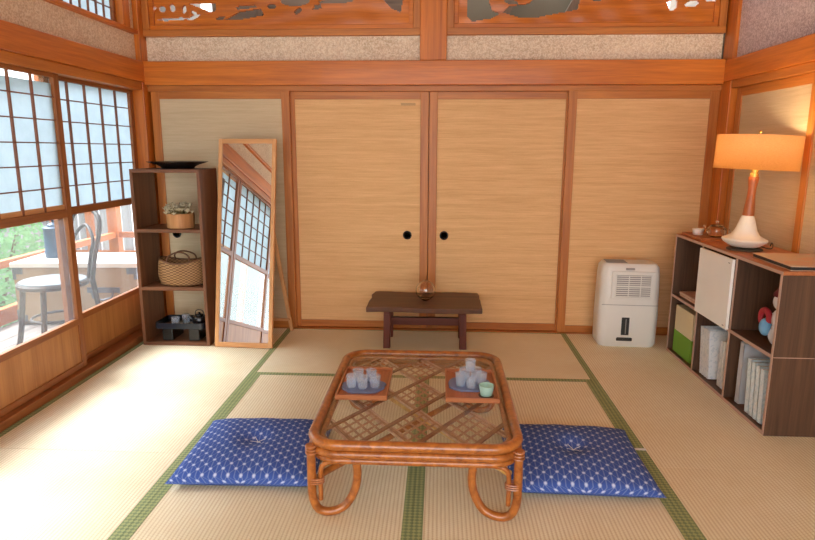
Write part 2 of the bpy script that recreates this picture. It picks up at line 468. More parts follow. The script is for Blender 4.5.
# --- back wall
wb = struct('wall_back', 'back wall with woven sliding doors under plaster strips', 'wall')
for a, b in ((-2.02, -.14), (.04-.005, 1.82)):
    B(a, b, 4.262, 4.30, 1.855, 2.025).build('plaster_strip', 'plaster_tan', wb)
tag(B(-1.994, 1.815, 4.175, 4.32, 1.70, 1.855).build('trim_1', 'beam_x', bevel=.004), 'long orange cedar beam across the back wall above the doors', 'beam', kind='structure')
tag(B(-2.06, 1.88, 4.228, 4.33, 1.665, 1.705).build('trim_2', 'rail_x', bevel=.003), 'grooved door head rail under the back beam', 'beam', kind='structure')
tag(B(-2.02, 1.82, 4.225, 4.33, -.045, .004).build('trim_3', 'rail_x', bevel=.002), 'threshold rail under the back sliding doors', 'trim', kind='structure')
tag(B(-.14, .035, 4.21, 4.32, 1.86, CEIL).build('trim_4', 'beam_z', bevel=.004), 'short cedar post between the two carved transoms', 'post', kind='structure')
tag(B(-2.11, -2.0, 4.165, 4.32, -.045, CEIL).build('trim_5', 'beam_z', bevel=.004), 'cedar corner post left of the back doors', 'post', kind='structure')
tag(B(1.825, 1.93, 4.10, 4.25, -.045, CEIL).build('trim_6', 'dark_post' if 'dark_post' in M else 'beam_z', bevel=.004), 'cedar corner post right of the back doors', 'post', kind='structure')

# sliding doors
def sliding_door(name, x0, x1, y, pull, label, front, cloth='cloth_a', z0=.006, z1=1.668, yt=.03, stamp=False):
    d = struct(name, label, 'sliding door')
    sw = .056
    fr = MB(); fr.box(x0, x0+sw, y, y+yt, z0, z1).box(x1-sw, x1, y, y+yt, z0, z1)
    fr.each('door_stile', 'rail_z', d, bevel=.002)
    MB().box(x0+sw, x1-sw, y+.002, y+yt, z1-.052, z1).box(x0+sw, x1-sw, y+.002, y+yt, z0, z0+.05).each('door_rail', 'rail_x', d, bevel=.002)
    B(x0+sw-.004, x1-sw+.004, y+.010, y+yt-.004, z0+.04, z1-.04).build('woven_panel', cloth, d)
    if pull is not None:
        p = MB()
        n = 28
        prof = [(.031, 0), (.031, .004), (.026, .006), (.022, .004), (.019, -.001), (.0001, -.002)]
        vs = []
        mb = MB().lathe(prof, n)
        rot = Matrix.Translation((pull, y+.010, .687)) @ Matrix.Rotation(R(90), 4, 'X')
        MB().add(mb.v, mb.f, rot).build('door_pull', 'iron', d, smooth=True)
    if stamp:
        B(x1-sw-.135, x1-sw-.035, y+.0092, y+.0105, 1.575, 1.592).build('printed_stamp', 'stamp', d)
    return d
sliding_door('door_1', -1.985, -1.025, 4.234, -1.872, 'leftmost woven sliding door behind the open shelf and the mirror', 1, 'cloth_b')
sliding_door('door_2', -1.055, -.079, 4.272, -.223, 'woven sliding door left of centre with a round pull at its right edge', 0, 'cloth_a', stamp=True)
sliding_door('door_3', -.075, .895, 4.272, .036, 'woven sliding door right of centre with a round pull at its left edge', 0, 'cloth_a')
sliding_door('door_4', .848, 1.822, 4.234, None, 'rightmost woven sliding door of the back wall behind the dehumidifier', 1, 'cloth_a')
tag(B(-2.05, 1.9, 4.315, 4.34, -.045, 1.86).build('wall_closet', 'dim_x'), 'boarded back of the closet behind the sliding doors', 'wall', kind='structure')

# carved transoms
def blob(x, z, cx, cz, a, b, rot=0):
    c, s_ = math.cos(rot), math.sin(rot); dx, dz = x-cx, z-cz
    u, w = (dx*c+dz*s_)/a, (-dx*s_+dz*c)/b
    return u*u+w*w < 1
def inpoly(x, z, P):
    r = False; n = len(P)
    for i in range(n):
        x1, z1 = P[i]; x2, z2 = P[i-1]
        if (z1 > z) != (z2 > z) and x < (x2-x1)*(z-z1)/(z2-z1)+x1: r = not r
    return r
def transom(name, x0, x1, holes, label, carve):
    t = thing(name, label, 'carved transom', ((x0+x1)/2, 4.25, 2.02))
    ox = (x0+x1)/2
    a, b = x0-ox, x1-ox
    H = CEIL-2.02
    MB().box(a, b, -.03, .05, 0, .042).box(a, b, -.03, .05, H-.05, H).each('outer_rail', 'pale_rail' if 'pale_rail' in M else 'rail_x', t, bevel=.003)
    MB().box(a, a+.045, -.028, .05, .042, H-.05).box(b-.045, b, -.028, .05, .042, H-.05).each('side_stile', 'rail_z', t, bevel=.003)
    MB().box(a+.045, b-.045, -.012, .04, .042, .072).box(a+.045, b-.045, -.012, .04, H-.08, H-.05)\
        .box(a+.045, a+.075, -.012, .04, .072, H-.08).box(b-.075, b-.045, -.012, .04, .072, H-.08).each('inner_moulding', 'beam_x', t, bevel=.003)
    # openwork panel on a fine grid
    c = .0075; pa, pb, za, zb = a+.07, b-.07, .07, H-.075
    nx, nz = int((pb-pa)/c), int((zb-za)/c)
    keep = {}
    for i in range(nx):
        for j in range(nz):
            x, z = pa+(i+.5)*c, za+(j+.5)*c
            X, Zw = x+ox, z+2.02
            hole = any(f(X, Zw) for f in holes)
            if not hole: keep[(i, j)] = 1
    vid = {}; vs = []; fs = []
    def vtx(i, j, s_):
        key = (i, j, s_)
        if key not in vid:
            x, z = pa+i*c, za+j*c
            dep = carve(x+ox, z+2.02) if s_ == 0 else 0
            vid[key] = len(vs); vs.append((x, (.004 if s_ == 0 else .022)-dep, z))
        return vid[key]
    for (i, j) in keep:
        fs.append((vtx(i, j, 0), vtx(i+1, j, 0), vtx(i+1, j+1, 0), vtx(i, j+1, 0)))
        fs.append((vtx(i, j, 1), vtx(i, j+1, 1), vtx(i+1, j+1, 1), vtx(i+1, j, 1)))
        for (di, dj, e1, e2) in ((-1, 0, (i, j), (i, j+1)), (1, 0, (i+1, j+1), (i+1, j)), (0, -1, (i+1, j), (i, j)), (0, 1, (i, j+1), (i+1, j+1))):
            if (i+di, j+dj) not in keep:
                fs.append((vtx(*e1, 0), vtx(*e2, 0), vtx(*e2, 1), vtx(*e1, 1)))
    mb = MB(); mb.v = vs; mb.f = fs
    mb.build('openwork_panel', 'beam_x', t, smooth=True)
    return t
def E(cx, cz, a, b, rot=0): return lambda x, z: blob(x, z, cx, cz, a, b, rot)
def P(*pts): return lambda x, z: inpoly(x, z, pts)
def groove(fr, *lines):
    def f(x, z):
        d = 0
        d += .002*math.sin(x*fr+3*math.sin(z*9)) + .0015*math.sin(z*50+4*math.sin(x*3))
        return d
    return f
HL = [  # x, z in metres on the wall: openings along pine boughs and a bird
    E(-1.80, 2.135, .11, .010, .05), E(-1.66, 2.146, .045, .014, .35),
    E(-1.93, 2.205, .02, .014), E(-1.87, 2.20, .022, .02), E(-1.80, 2.205, .02, .024), E(-1.72, 2.195, .016, .028, -.2), E(-1.655, 2.172, .026, .013, -.6),
    P((-1.70, 2.235), (-1.55, 2.18), (-1.50, 2.185), (-1.50, 2.235)),
    P((-1.52, 2.133), (-1.46, 2.125), (-1.44, 2.15), (-1.49, 2.147)),
    P((-1.45, 2.130), (-1.34, 2.128), (-1.18, 2.155), (-1.20, 2.20), (-1.36, 2.175), (-1.40, 2.15)),
    P((-1.36, 2.19), (-1.22, 2.205), (-1.24, 2.222), (-1.38, 2.212)),
    E(-1.13, 2.21, .03, .016), E(-.97, 2.245, .10, .035), E(-.95, 2.18, .03, .016, .5),
    P((-.86, 2.185), (-.79, 2.195), (-.80, 2.225), (-.84, 2.215)), E(-.77, 2.235, .04, .012),
    E(-.68, 2.245, .10, .02), P((-.40, 2.26), (-.33, 2.19), (-.27, 2.165), (-.25, 2.26)),
    E(-1.7, 2.33, .2, .05, .2), E(-1.2, 2.36, .25, .06, -.1), E(-.6, 2.35, .22, .05, .2),
]
HR = [
    P((.165, 2.30), (.165, 2.14), (.20, 2.105), (.33, 2.125), (.38, 2.155), (.33, 2.175), (.31, 2.22), (.29, 2.30)),
    P((.40, 2.16), (.50, 2.13), (.60, 2.125), (.88, 2.175), (.90, 2.26), (.62, 2.27), (.56, 2.215), (.44, 2.20)),
    E(.45, 2.225, .05, .016, -.2), E(1.0, 2.235, .03, .012),
    P((1.44, 2.215), (1.465, 2.165), (1.50, 2.17), (1.51, 2.20), (1.50, 2.24)), E(1.60, 2.205, .045, .02, .15), E(1.72, 2.235, .04, .02),
    E(.6, 2.36, .25, .05, .1), E(1.3, 2.37, .22, .05, -.15),
]
transom('carved_transom', -2.0, -.14, HL, 'carved wooden openwork transom above the two left sliding doors', groove(22))
transom('carved_transom', .035, 1.815, HR, 'carved wooden openwork transom above the two right sliding doors', groove(28))
# behind the openwork: boards coloured dark for the next room's shade, rafters, daylight between
wn = struct('wall_beyond', 'dark boards standing in for shade, and rafters, behind the carved transoms', 'wall')
B(-1.71, -.2, 4.75, 4.78, 2.0, 2.5).build('shade_board', 'dim_x', wn)  # dark sheet in place of the dim space beyond
B(.05, 1.35, 4.75, 4.78, 2.0, 2.5).build('grey_board', 'olive', wn)
for x in (-1.45, -.75, -.35, .35, .8): MB().bar((x, 4.70, 2.05), (x+.25, 4.70, 2.5), .05, .04, (0, 1, 0)).build('rafter', 'dim_z', wn)
B(-2.1, 1.9, 4.30, 5.3, 2.0, 2.015).build('closet_top', 'dim_x', wn)

# side walls of the camera's room, added to cut fill light from behind
tag(B(-2.1, -2.03, -2.4, .22, -.045, CEIL).build('wall_side_left', 'plaster_tan'), 'plain plaster wall added unseen beside the camera at the left', 'wall', kind='structure')
tag(B(1.86, 1.93, -2.4, .25, -.045, CEIL).build('wall_side_right', 'plaster_tan'), 'plain plaster wall added unseen beside the camera at the right', 'wall', kind='structure')
# --- left wall
wl = struct('wall_left', 'left wall with plaster strip above the paper windows', 'wall')
B(-2.09, -2.035, .3, 4.165, 1.85, 2.03).build('plaster_strip', 'plaster_tan', wl)
B(-2.09, -2.035, .3, 3.05, 2.045, CEIL).build('upper_plaster', 'plaster_tan', wl)
tag(B(-2.10, -1.99, .25, 4.32, 1.722, 1.852).build('trim_7', 'beam_y', bevel=.004), 'orange cedar beam along the left wall above the paper windows', 'beam', kind='structure')
tag(B(-2.14, -2.006, .25, 4.165, 1.667, 1.722).build('trim_8', 'rail_y', bevel=.004), 'grooved head rail of the left paper windows', 'beam', kind='structure')
tag(B(-2.14, -1.994, .25, 4.165, -.06, .045).build('trim_9', 'shoji_y', bevel=.003), 'wooden sill rail under the left paper windows', 'trim', kind='structure')
tag(B(-2.11, -2.002, .25, 4.165, 2.022, 2.048).build('trim_10', 'beam_y', bevel=.003), 'thin rail above the left plaster strip', 'beam', kind='structure')
tag(B(-2.11, -1.99, .22, .34, -.045, CEIL).build('trim_11', 'beam_z', bevel=.003), 'cedar post at the near end of the left windows', 'post', kind='structure')
tag(B(-2.09, -2.0, 3.97, 4.06, 2.045, CEIL).build('trim_12', 'beam_z', bevel=.003), 'short cedar post beside the high paper window', 'post', kind='structure')
B(-2.09, -2.035, 4.06, 4.165, 2.045, CEIL).build('corner_plaster', 'plaster_tan', wl)

def shoji(name, y0, y1, x, label, nv, top=1.648):
    """low board, glass, then paper on a lattice"""
    d = struct(name, label, 'window'); w = .046; t = .026
    x0, x1 = x-t/2, x+t/2
    z0, z1 = .046, 1.667
    MB().box(x0, x1, y0, y0+w, z0, z1).box(x0, x1, y1-w, y1, z0, z1).each('window_stile', 'shoji_z', d, bevel=.002)
    MB().box(x0, x1, y0+w, y1-w, z0, z0+.035).box(x0, x1, y0+w, y1-w, .30, .335).box(x0, x1, y0+w, y1-w, .912, .955).box(x0, x1, y0+w, y1-w, 1.645, z1).each('window_rail', 'shoji_y', d, bevel=.002)
    B(x-.005, x+.005, y0+w-.004, y1-w+.004, z0+.03, .305).build('low_board', 'panel', d)
    B(x-.0015, x+.0015, y0+w-.004, y1-w+.004, .33, .915).build('glass_pane', 'pane', d)
    B(x-.0065, x-.0055, y0+w-.003, y1-w+.003, .95, top).build('paper_sheet', 'paper', d)
    if top < 1.64:
        B(x-.006, x-.005, y0+w-.003, y1-w+.003, top, 1.648).build('top_glass', 'pane', d)
        B(x-.005, x+.002, y0+w, y1-w, .955, .98).build('pale_slat', 'pale_y', d)
    L = MB(); a, b = y0+w, y1-w
    for i in range(1, nv):
        yy = a+(b-a)*i/nv; L.box(x-.005, x+.008, yy-.0045, yy+.0045, .952, 1.647)
    for j in range(1, 6):
        zz = .955+.118*j; L.box(x-.005, x+.0065, a, b, zz-.003, zz+.003)
    L.build('lattice', 'lattice', d)
    return d
shoji('window_1', 3.215, 4.165, -2.088, 'farthest paper and glass window on the left wall beside the open shelf', 5)
shoji('window_2', 2.335, 3.275, -2.042, 'paper and glass window on the left wall, second from the back corner', 5, 1.615)
shoji('window_3', 1.385, 2.325, -2.042, 'paper and glass window on the left wall, third from the back corner', 5)
shoji('window_4', .345, 1.43, -2.088, 'paper and glass window on the left wall nearest the camera', 5)
hw = struct('window_5', 'small high paper window at the top of the left wall', 'window')
MB().box(-2.075, -2.045, 3.05, 3.08, 2.046, 2.5).box(-2.075, -2.045, 3.94, 3.97, 2.046, 2.5).box(-2.075, -2.045, 3.08, 3.94, 2.046, 2.056).box(-2.075, -2.045, 3.08, 3.94, 2.48, 2.5).each('window_frame', 'shoji_y', hw, bevel=.002)
B(-2.067, -2.066, 3.08, 3.94, 2.05, 2.485).build('paper_sheet', 'paper', hw)
L = MB()
for i in range(1, 10): yy = 3.08+.86*i/10; L.box(-2.065, -2.054, yy-.004, yy+.004, 2.056, 2.48)
for z in (2.14, 2.23, 2.32, 2.41): L.box(-2.065, -2.056, 3.08, 3.94, z-.003, z+.003)
L.build('lattice', 'lattice', hw)
B(-2.09, -2.035, 3.05, 3.97, 2.5, CEIL).build('lintel_plaster', 'plaster_tan', wl)

# --- right wall
B(1.82, 1.95, 4.25, 5.3, 1.86, CEIL).build('leak_board', 'dim_y', wn); B(-2.11, -2.0, 4.25, 5.3, 2.0, CEIL).build('leak_board', 'dim_y', wn)  # boards added to block light leaking past the transom ends
wr = struct('wall_right', 'right wall with woven sliding doors under grey mauve plaster', 'wall')
B(1.845, 1.90, .25, 4.25, 1.84, CEIL).build('plaster_panel', 'plaster_mauve', wr)
B(1.90, 1.93, .25, 4.25, -.045, 1.84).build('backing_board', 'dim_y', wr)
tag(B(1.812, 1.92, .25, 4.32, 1.715, 1.845).build('trim_13', 'beam_y', bevel=.004), 'orange cedar beam along the right wall', 'beam', kind='structure')
tag(B(1.83, 1.92, .25, 4.10, 1.668, 1.715).build('trim_14', 'rail_y', bevel=.003), 'grooved head rail under the right beam', 'beam', kind='structure')
tag(B(1.835, 1.92, .25, 4.10, -.045, .004).build('trim_15', 'rail_y', bevel=.002), 'threshold rail along the right wall', 'trim', kind='structure')
def side_door(name, y0, y1, x, label):
    d = struct(name, label, 'sliding door'); w = .056; z0, z1 = .005, 1.667
    MB().box(x, x+.028, y0, y0+w, z0, z1).box(x, x+.028, y1-w, y1, z0, z1).each('door_stile', 'rail_z', d, bevel=.002)
    MB().box(x+.001, x+.028, y0+w, y1-w, z0, z0+.05).box(x+.001, x+.028, y0+w, y1-w, z1-.052, z1).each('door_rail', 'rail_y', d, bevel=.002)
    B(x+.009, x+.022, y0+w-.004, y1-w+.004, z0+.045, z1-.047).build('woven_panel', 'cloth_b', d)
side_door('door_5', 3.19, 4.09, 1.866, 'woven sliding door of the right wall behind the lamp')
side_door('door_6', 2.25, 3.245, 1.838, 'woven sliding door of the right wall nearer than the lamp')
side_door('door_7', 1.28, 2.27, 1.866, 'woven sliding door of the right wall beside the camera')

# ------------------------------------------------------------------ outside the left windows
tag(B(-9, -3.25, -5.0, 9.0, -.6, -.45).build('ground', 'soil'), 'garden ground beyond the veranda', 'ground', kind='structure')
vd = struct('floor_veranda', 'grey board floor of the veranda outside the left windows', 'floor')
x = -3.22
while x < -2.16:
    B(x, x+.116, -1.5, 6.0, -.06, -.02).build('deck_board', 'deck_y', vd, bevel=.002); x += .12
ow = struct('trim_16', 'orange wooden posts and rails at the outer edge of the veranda', 'railing')
for a in ((-.02, .10), (.40, .455)): B(-3.30, -3.24, -1.5, 6.0, a[0], a[1]).build('veranda_rail', 'orange_y', ow, bevel=.003)
for a in ((-.02, .10), (.40, .455)): B(-3.24, -2.2, 5.95, 6.0, a[0], a[1]).build('end_rail', 'orange_x', ow, bevel=.003)
for y in (-1.0, 1.2, 3.1, 5.02): B(-3.32, -3.24, y, y+.08, -.02, 2.62).build('veranda_post', 'orange_z', ow, bevel=.003)
B(-3.32, -3.22, 5.92, 6.02, -.02, 2.62).build('veranda_post', 'orange_z', ow, bevel=.003)
B(-3.32, -3.22, -1.5, 6.02, 2.62, 2.74).build('top_beam', 'orange_y', ow)

tag(B(-2.62, -2.14, -1.5, 6.1, 2.76, 2.80).build('shade_eave', 'deck_y'), 'unseen board eave added to shade the veranda', 'shade_eave', kind='structure')  # eave added out of view to keep light off the deck
# plank fence at the far end of the garden
fn = thing('plank_fence', 'pale weathered plank fence beyond the veranda rail', 'fence', (-3.6, 6.9, -.45))
Fm = MB()
for i in range(22):
    h = 1.9+.03*math.sin(i*2.1); xx = -1.0+i*.13; Fm.box(xx, xx+.115, 0, .02, 0, h)
for i in range(9):
    yy = -1.0+i*.13; Fm.box(-1.02, -1.0, yy, yy+.115, 0, 1.9)
Fm.build('planks', 'fence', fn)
for z in (.5, 1.5): B(-1.0, 1.9, -.04, 0, z, z+.06).build('fence_rail', 'orange_x', fn)
B(-.5, -.42, -.05, .0, 0, 1.95).build('fence_post', 'orange_z', fn)

ve = tag(B(-5.2, -2.12, -1.55, -1.50, -.45, 2.9).build('wall_added_end', 'mint'), 'pale green end wall of the veranda behind the camera', 'wall', kind='structure')  # wall added so the mirror shows green instead of white sky
for xx in (-3.0, -2.55): B(xx, xx+.05, -1.50, -1.47, -.02, 2.7).build('wall_stud', 'shoji_z', ve, bevel=.002)
def bush(loc, rx, ry, rz, n, m, label):
    t = thing('garden_bush', label, 'bush', loc)
    rnd = random.Random(hash(label) % 1000 if False else int(abs(loc[0]*37+loc[1]*91)))
    L = MB()
    for _ in range(n):
        while True:
            p = V3((rnd.uniform(-1, 1), rnd.uniform(-1, 1), rnd.uniform(-1, 1)))
            if .35 < p.length < 1: break
        q = V3((p.x*rx, p.y*ry, rz+p.z*rz))
        a = V3((rnd.uniform(-1, 1), rnd.uniform(-1, 1), rnd.uniform(-.4, .8))).normalized(); b = a.orthogonal().normalized()
        l = rnd.uniform(.05, .10)*(1.7 if rz > 2 else 1); w = l*.42
        L.add([q-a*l*.5, q+b*w*.5, q+a*l*.5, q-b*w*.5], [(0, 1, 2, 3)])
    L.build('foliage', m, t)
    s_ = MB()
    for i in range(5):
        aa = i*1.25; s_.tube([(0, 0, 0), (rx*.3*math.cos(aa), ry*.3*math.sin(aa), rz*.7), (rx*.6*math.cos(aa), ry*.6*math.sin(aa), rz*1.3)], [.02, .014, .006], 6)
    s_.build('stems', 'dim_z', t)
bush((-4.1, 3.9, -.45), .5, .62, .62, 3200, 'leaf1', 'low green bush beyond the veranda nearest the tall window')
bush((-4.1, 5.25, -.45), .5, .6, .75, 3200, 'leaf2', 'pale green bush behind the canister on the chest')
bush((-5.5, 4.6, -.45), .75, 1.1, 1.1, 4500, 'leaf1', 'tall green bush at the back of the garden')
bush((-4.3, 2.3, -.45), .6, .8, .8, 3000, 'leaf2', 'pale bush outside the nearer left windows')
bush((-4.6, .4, -.45), .8, .9, 1.0, 3000, 'leaf1', 'green bush outside the window nearest the camera')

bush((-7.4, 1.5, -.45), .9, 2.4, 2.5, 9000, 'leaf2', 'tall pale bush added to hide the sky outside the nearer windows')  # added tall so the mirror and windows meet leaves, not bright sky
bush((-7.4, -2.8, -.45), .9, 1.8, 2.5, 7000, 'leaf1', 'tall green bush added to hide the sky at the near end of the garden')  # second tall bush added against the bright sky
# chest on the veranda
ch = thing('storage_chest', 'pale flat topped chest with steel corners on the veranda', 'chest', (-2.68, 4.28, -.02), R(4))
B(-.45, .45, 0, .46, .03, .44).build('body', 'chest', ch, bevel=.004)
B(-.465, .465, -.012, .472, .44, .475).build('lid', 'chesttop', ch, bevel=.004)
B(-.43, .43, .02, .44, 0, .03).build('plinth', 'dim_x', ch)
for sx in (-1, 1):
    for z in (.39, .03):
        a, b = (-.454, -.38) if sx < 0 else (.38, .454)
        MB().box(a, b, -.005, .02, z, z+.05).box(-.454 if sx < 0 else .43, -.43 if sx < 0 else .454, -.005, .02, z-.04 if z > .1 else z, z+.09 if z < .1 else z+.05).build('corner_plate', 'steel', ch, bevel=.002)
MB().tube([(.12, -.02, .27), (.13, -.03, .22), (.2, -.03, .2), (.27, -.03, .22), (.28, -.02, .27)], .008, 8).build('handle', 'steel', ch, smooth=True)
B(.08, .32, -.006, .01, .25, .29).build('handle_plate', 'steel', ch)
# canister
cn = thing('canister', 'blue grey metal canister with a knob lid on the veranda chest', 'canister', (-2.955, 4.52, .457))
MB().lathe([(.078, 0), (.082, .005), (.082, .055), (.079, .06), (.079, .215), (.082, .22), (.082, .228), (.06, .24)], 36).build('body', 'canister', cn, smooth=True)
MB().lathe([(.05, .238), (.052, .25), (.03, .262), (.014, .268), (.02, .285), (.014, .298), (.0001, .30)], 28).build('lid', 'canister', cn, smooth=True)

# bentwood chair on the veranda
bc = thing('bentwood_chair', 'grey brown bentwood chair with a round seat on the veranda', 'chair', (-2.45, 3.68, -.02), R(-33))
sh = .475
MB().lathe([(.185, sh-.035), (.203, sh-.03), (.208, sh-.01), (.2, sh)], 44).build('seat_ring', 'bentwood', bc, smooth=True)
MB().lathe([(.192, sh-.002), (.19, sh+.006), (.1, sh+.003), (.0001, sh+.002)], 44).build('seat', 'seatmat', bc, smooth=True)
for sx, sy in ((-1, -1), (1, -1)):
    MB().tube(smoothpath([(sx*.14, sy*.125, sh-.02), (sx*.148, sy*.14, .3), (sx*.165, sy*.165, .1), (sx*.19, sy*.19, 0)], 5), .017, 10).build('leg', 'bentwood', bc, smooth=True)
# back legs run up into the outer bow
bow = []
for sx in (-1, 1):
    MB().tube(smoothpath([(sx*.2, .25, 0), (sx*.175, .2, .2), (sx*.165, .165, sh)], 6), .017, 10).build('leg', 'bentwood', bc, smooth=True)
outer = [(-.165, .165, sh), (-.175, .19, sh+.15), (-.185, .225, sh+.3), (-.15, .245, sh+.40), (0, .255, sh+.445), (.15, .245, sh+.40), (.185, .225, sh+.3), (.175, .19, sh+.15), (.165, .165, sh)]
MB().tube(smoothpath(outer, 7), .0145, 10).build('back_bow', 'bentwood', bc, smooth=True)
inner = [(-.105, .17, sh), (-.115, .19, sh+.14), (-.12, .215, sh+.25), (0, .235, sh+.335), (.12, .215, sh+.25), (.115, .19, sh+.14), (.105, .17, sh)]
MB().tube(smoothpath(inner, 7), .011, 10).build('inner_bow', 'bentwood', bc, smooth=True)
ring = [(.148*math.cos(2*math.pi*i/40), .155*math.sin(2*math.pi*i/40)+.01, .235) for i in range(40)]
MB().tube(ring, .009, 8, True).build('stretcher_ring', 'bentwood', bc, smooth=True)

# ------------------------------------------------------------------ open shelf by the left corner
sf = thing('open_shelf', 'tall narrow brown open shelf with three compartments in the left corner', 'shelf', (-1.728, 3.94, 0))
hw_, hd, th = .225, .15, .02
MB().box(-hw_, -hw_+th, -hd, hd, 0, 1.155).build('side_panel', 'shelf_z', sf, bevel=.0015)
MB().box(hw_-th, hw_, -hd, hd, 0, 1.155).build('side_panel', 'shelf_z', sf, bevel=.0015)
MB().box(-hw_+th, hw_-th, -hd, hd, 1.133, 1.155).build('top_board', 'shelf_x', sf, bevel=.0015)
for z in (.765, .385, .012): MB().box(-hw_+th, hw_-th, -hd, hd, z-.012, z+.010).build('shelf_board', 'shelf_x', sf, bevel=.0015)

pl = thing('black_dish', 'wide shallow black dish on top of the open shelf', 'dish', (-1.70, 3.94, 1.156))
MB().lathe([(.10, 0), (.105, .01), (.13, .024), (.185, .040), (.192, .044), (.186, .046), (.12, .030), (.0001, .024)], 48).build('dish_body', 'black', pl, smooth=True)
pt = thing('wooden_planter', 'round wooden planter of pale dried flowers on the upper shelf', 'planter', (-1.685, 3.89, .776))
MB().lathe([(.082, 0), (.086, .004), (.088, .092), (.082, .096), (.079, .09), (.076, .06), (.0001, .058)], 36).build('pot', 'planter', pt, smooth=True)
rnd = random.Random(3); Fm = MB(); St = MB()
for i in range(80):
    a = rnd.uniform(0, 6.28); r = .10*math.sqrt(rnd.random()); h = .108+.05*rnd.random()-(r*r)*2
    p = V3((r*math.cos(a), r*math.sin(a), h))
    St.tube([(p.x*.4, p.y*.4, .06), p], .0015, 5)
    for k_ in range(6):
        b = k_*1.047; d = V3((math.cos(b), math.sin(b), .7)).normalized(); e2 = d.cross(V3((0, 0, 1))).normalized()
        l = rnd.uniform(.018, .028)
        Fm.add([p, p+d*l*.6+e2*l*.3, p+d*l+V3((0, 0, .003)), p+d*l*.6-e2*l*.3], [(0, 1, 2, 3)])
    Fm.ball(p+V3((0, 0, .003)), .004, 5)
Fm.build('dried_flowers', 'dried', pt, weld=False); St.build('flower_stems', 'stemgreen', pt)

bk = thing('wicker_basket', 'brown wicker basket with arched handle on the middle shelf', 'basket', (-1.70, 3.90, .396))
prof = [(.13, 0), (.15, .01), (.162, .07), (.158, .12), (.148, .15), (.142, .148), (.150, .11), (.152, .06), (.12, .012), (.0001, .01)]
mb = MB().lathe(prof, 48, sx=1, sy=.62)
for i, (x, y, z) in enumerate(mb.v):
    if z > .09: mb.v[i] = (x, y, z+.03*(x/.15)**2*(z-.09)/.06)
mb.build('basket_body', 'wicker', bk, smooth=True)
rim = [(.146*math.cos(t*2*math.pi/48), .091*math.sin(t*2*math.pi/48), .15+.03*math.cos(t*2*math.pi/48)**2) for t in range(48)]
MB().tube(rim, .006, 8, True).build('basket_rim', 'wickrim', bk, smooth=True)
for y in (-.03, .03):
    MB().tube(smoothpath([(-.075, y*2.4, .15), (-.065, y*1.6, .195), (0, y, .218), (.065, y*1.6, .195), (.075, y*2.4, .15)], 6), .0055, 8).build('handle', 'wickrim', bk, smooth=True)

bt = thing('black_tray_stand', 'low black footed tray on the bottom shelf', 'tray', (-1.708, 3.91, .0235))
def rrect(a, b, r, n=6):
    out = []
    for cx, cy, s_ in ((a-r, b-r, 0), (-a+r, b-r, 1), (-a+r, -b+r, 2), (a-r, -b+r, 3)):
        for i in range(n+1):
            q = (s_+i/n)*math.pi/2; out.append((cx+r*math.cos(q), cy+r*math.sin(q)))
    return out
MB().prism(rrect(.165, .105, .03), .085, .10).build('tray_plate', 'black', bt, bevel=.002)
pr = MB(); o1, i1 = rrect(.168, .11, .033), rrect(.158, .10, .028); n = len(o1)
pr.add([(x, y, z) for z in (.088, .125) for x, y in o1] + [(x, y, z) for z in (.125, .10) for x, y in i1],
       [(k_*n+i, k_*n+(i+1) % n, (k_+1)*n+(i+1) % n, (k_+1)*n+i) for k_ in range(3) for i in range(n)])
pr.build('tray_rim', plain('blue_black_lacquer', (30, 36, 46), .25), bt, smooth=True)
for sx in (-1, 1):
    MB().prism([(sx*.09-.035, -.09), (sx*.09+.035, -.09), (sx*.09+.035, .09), (sx*.09-.035, .09)], 0, .085).build('foot', 'black', bt, bevel=.006)

def cup_prof(r, h, t=.003): return [(r*.72, 0), (r*.80, .003), (r, h), (r-t*.5, h+.001), (r-t, h), (r*.78-t, .006), (.0001, .005)]
def glass(name, loc, label, r=.022, h=.05, group=None, m='glass', cat='glass'):
    o = MB().lathe(cup_prof(r, h), 24).build(name, m, smooth=True); o.location = loc
    return tag(o, label, cat, group)
glass('tea_glass', (-1.755, 3.86, .124), 'small clear glass at the left on the black footed tray', .028, .05)
glass('tea_glass', (-1.70, 3.90, .124), 'small clear glass at the middle of the black footed tray', .026, .06)
bp = thing('black_teapot', 'small black teapot at the right on the black footed tray', 'teapot', (-1.605, 3.90, .124))
MB().lathe([(.035, 0), (.05, .012), (.053, .03), (.044, .05), (.026, .057)], 28).build('body', 'black', bp, smooth=True)
MB().lathe([(.027, .056), (.024, .064), (.006, .068), (.008, .078), (.0001, .08)], 24).build('lid', 'black', bp, smooth=True)
MB().tube(smoothpath([(-.045, 0, .025), (-.065, 0, .04), (-.075, 0, .058)], 5), [.009]*6+[.009]*4+[.006], 8).build('spout', 'black', bp, smooth=True)
MB().tube(smoothpath([(-.03, 0, .055), (-.02, 0, .09), (.02, 0, .09), (.035, 0, .052)], 6), .003, 8).build('handle', 'iron', bp, smooth=True)

# ------------------------------------------------------------------ leaning mirror
lean, psi = R(11.0), R(-2.2)
mr = thing('standing_mirror', 'tall narrow pale wood framed standing mirror leaning back', 'mirror', (-1.272, 3.765, 0), psi)
TL = Matrix.Rotation(-lean, 4, 'X')
W_, H_ = .193, 1.372
def leaned(mb): 
    out = MB(); out.add(mb.v, mb.f, TL); return out
leaned(MB().box(-W_, -W_+.026, 0, .024, 0.004, H_).box(W_-.026, W_, 0, .024, .004, H_)).each('frame_side', 'pale_z', mr, bevel=.002)
leaned(MB().box(-W_+.026, W_-.026, 0, .024, H_-.03, H_).box(-W_+.026, W_-.026, 0, .024, .004, .036)).each('frame_rail', 'pale_x', mr, bevel=.002)
leaned(B(-W_+.022, W_-.022, .008, .012, .03, H_-.025)).build('mirror_glass', 'mirror', mr)
leaned(B(-W_+.022, W_-.022, .0125, .02, .03, H_-.025)).build('backing', 'dim_z', mr)
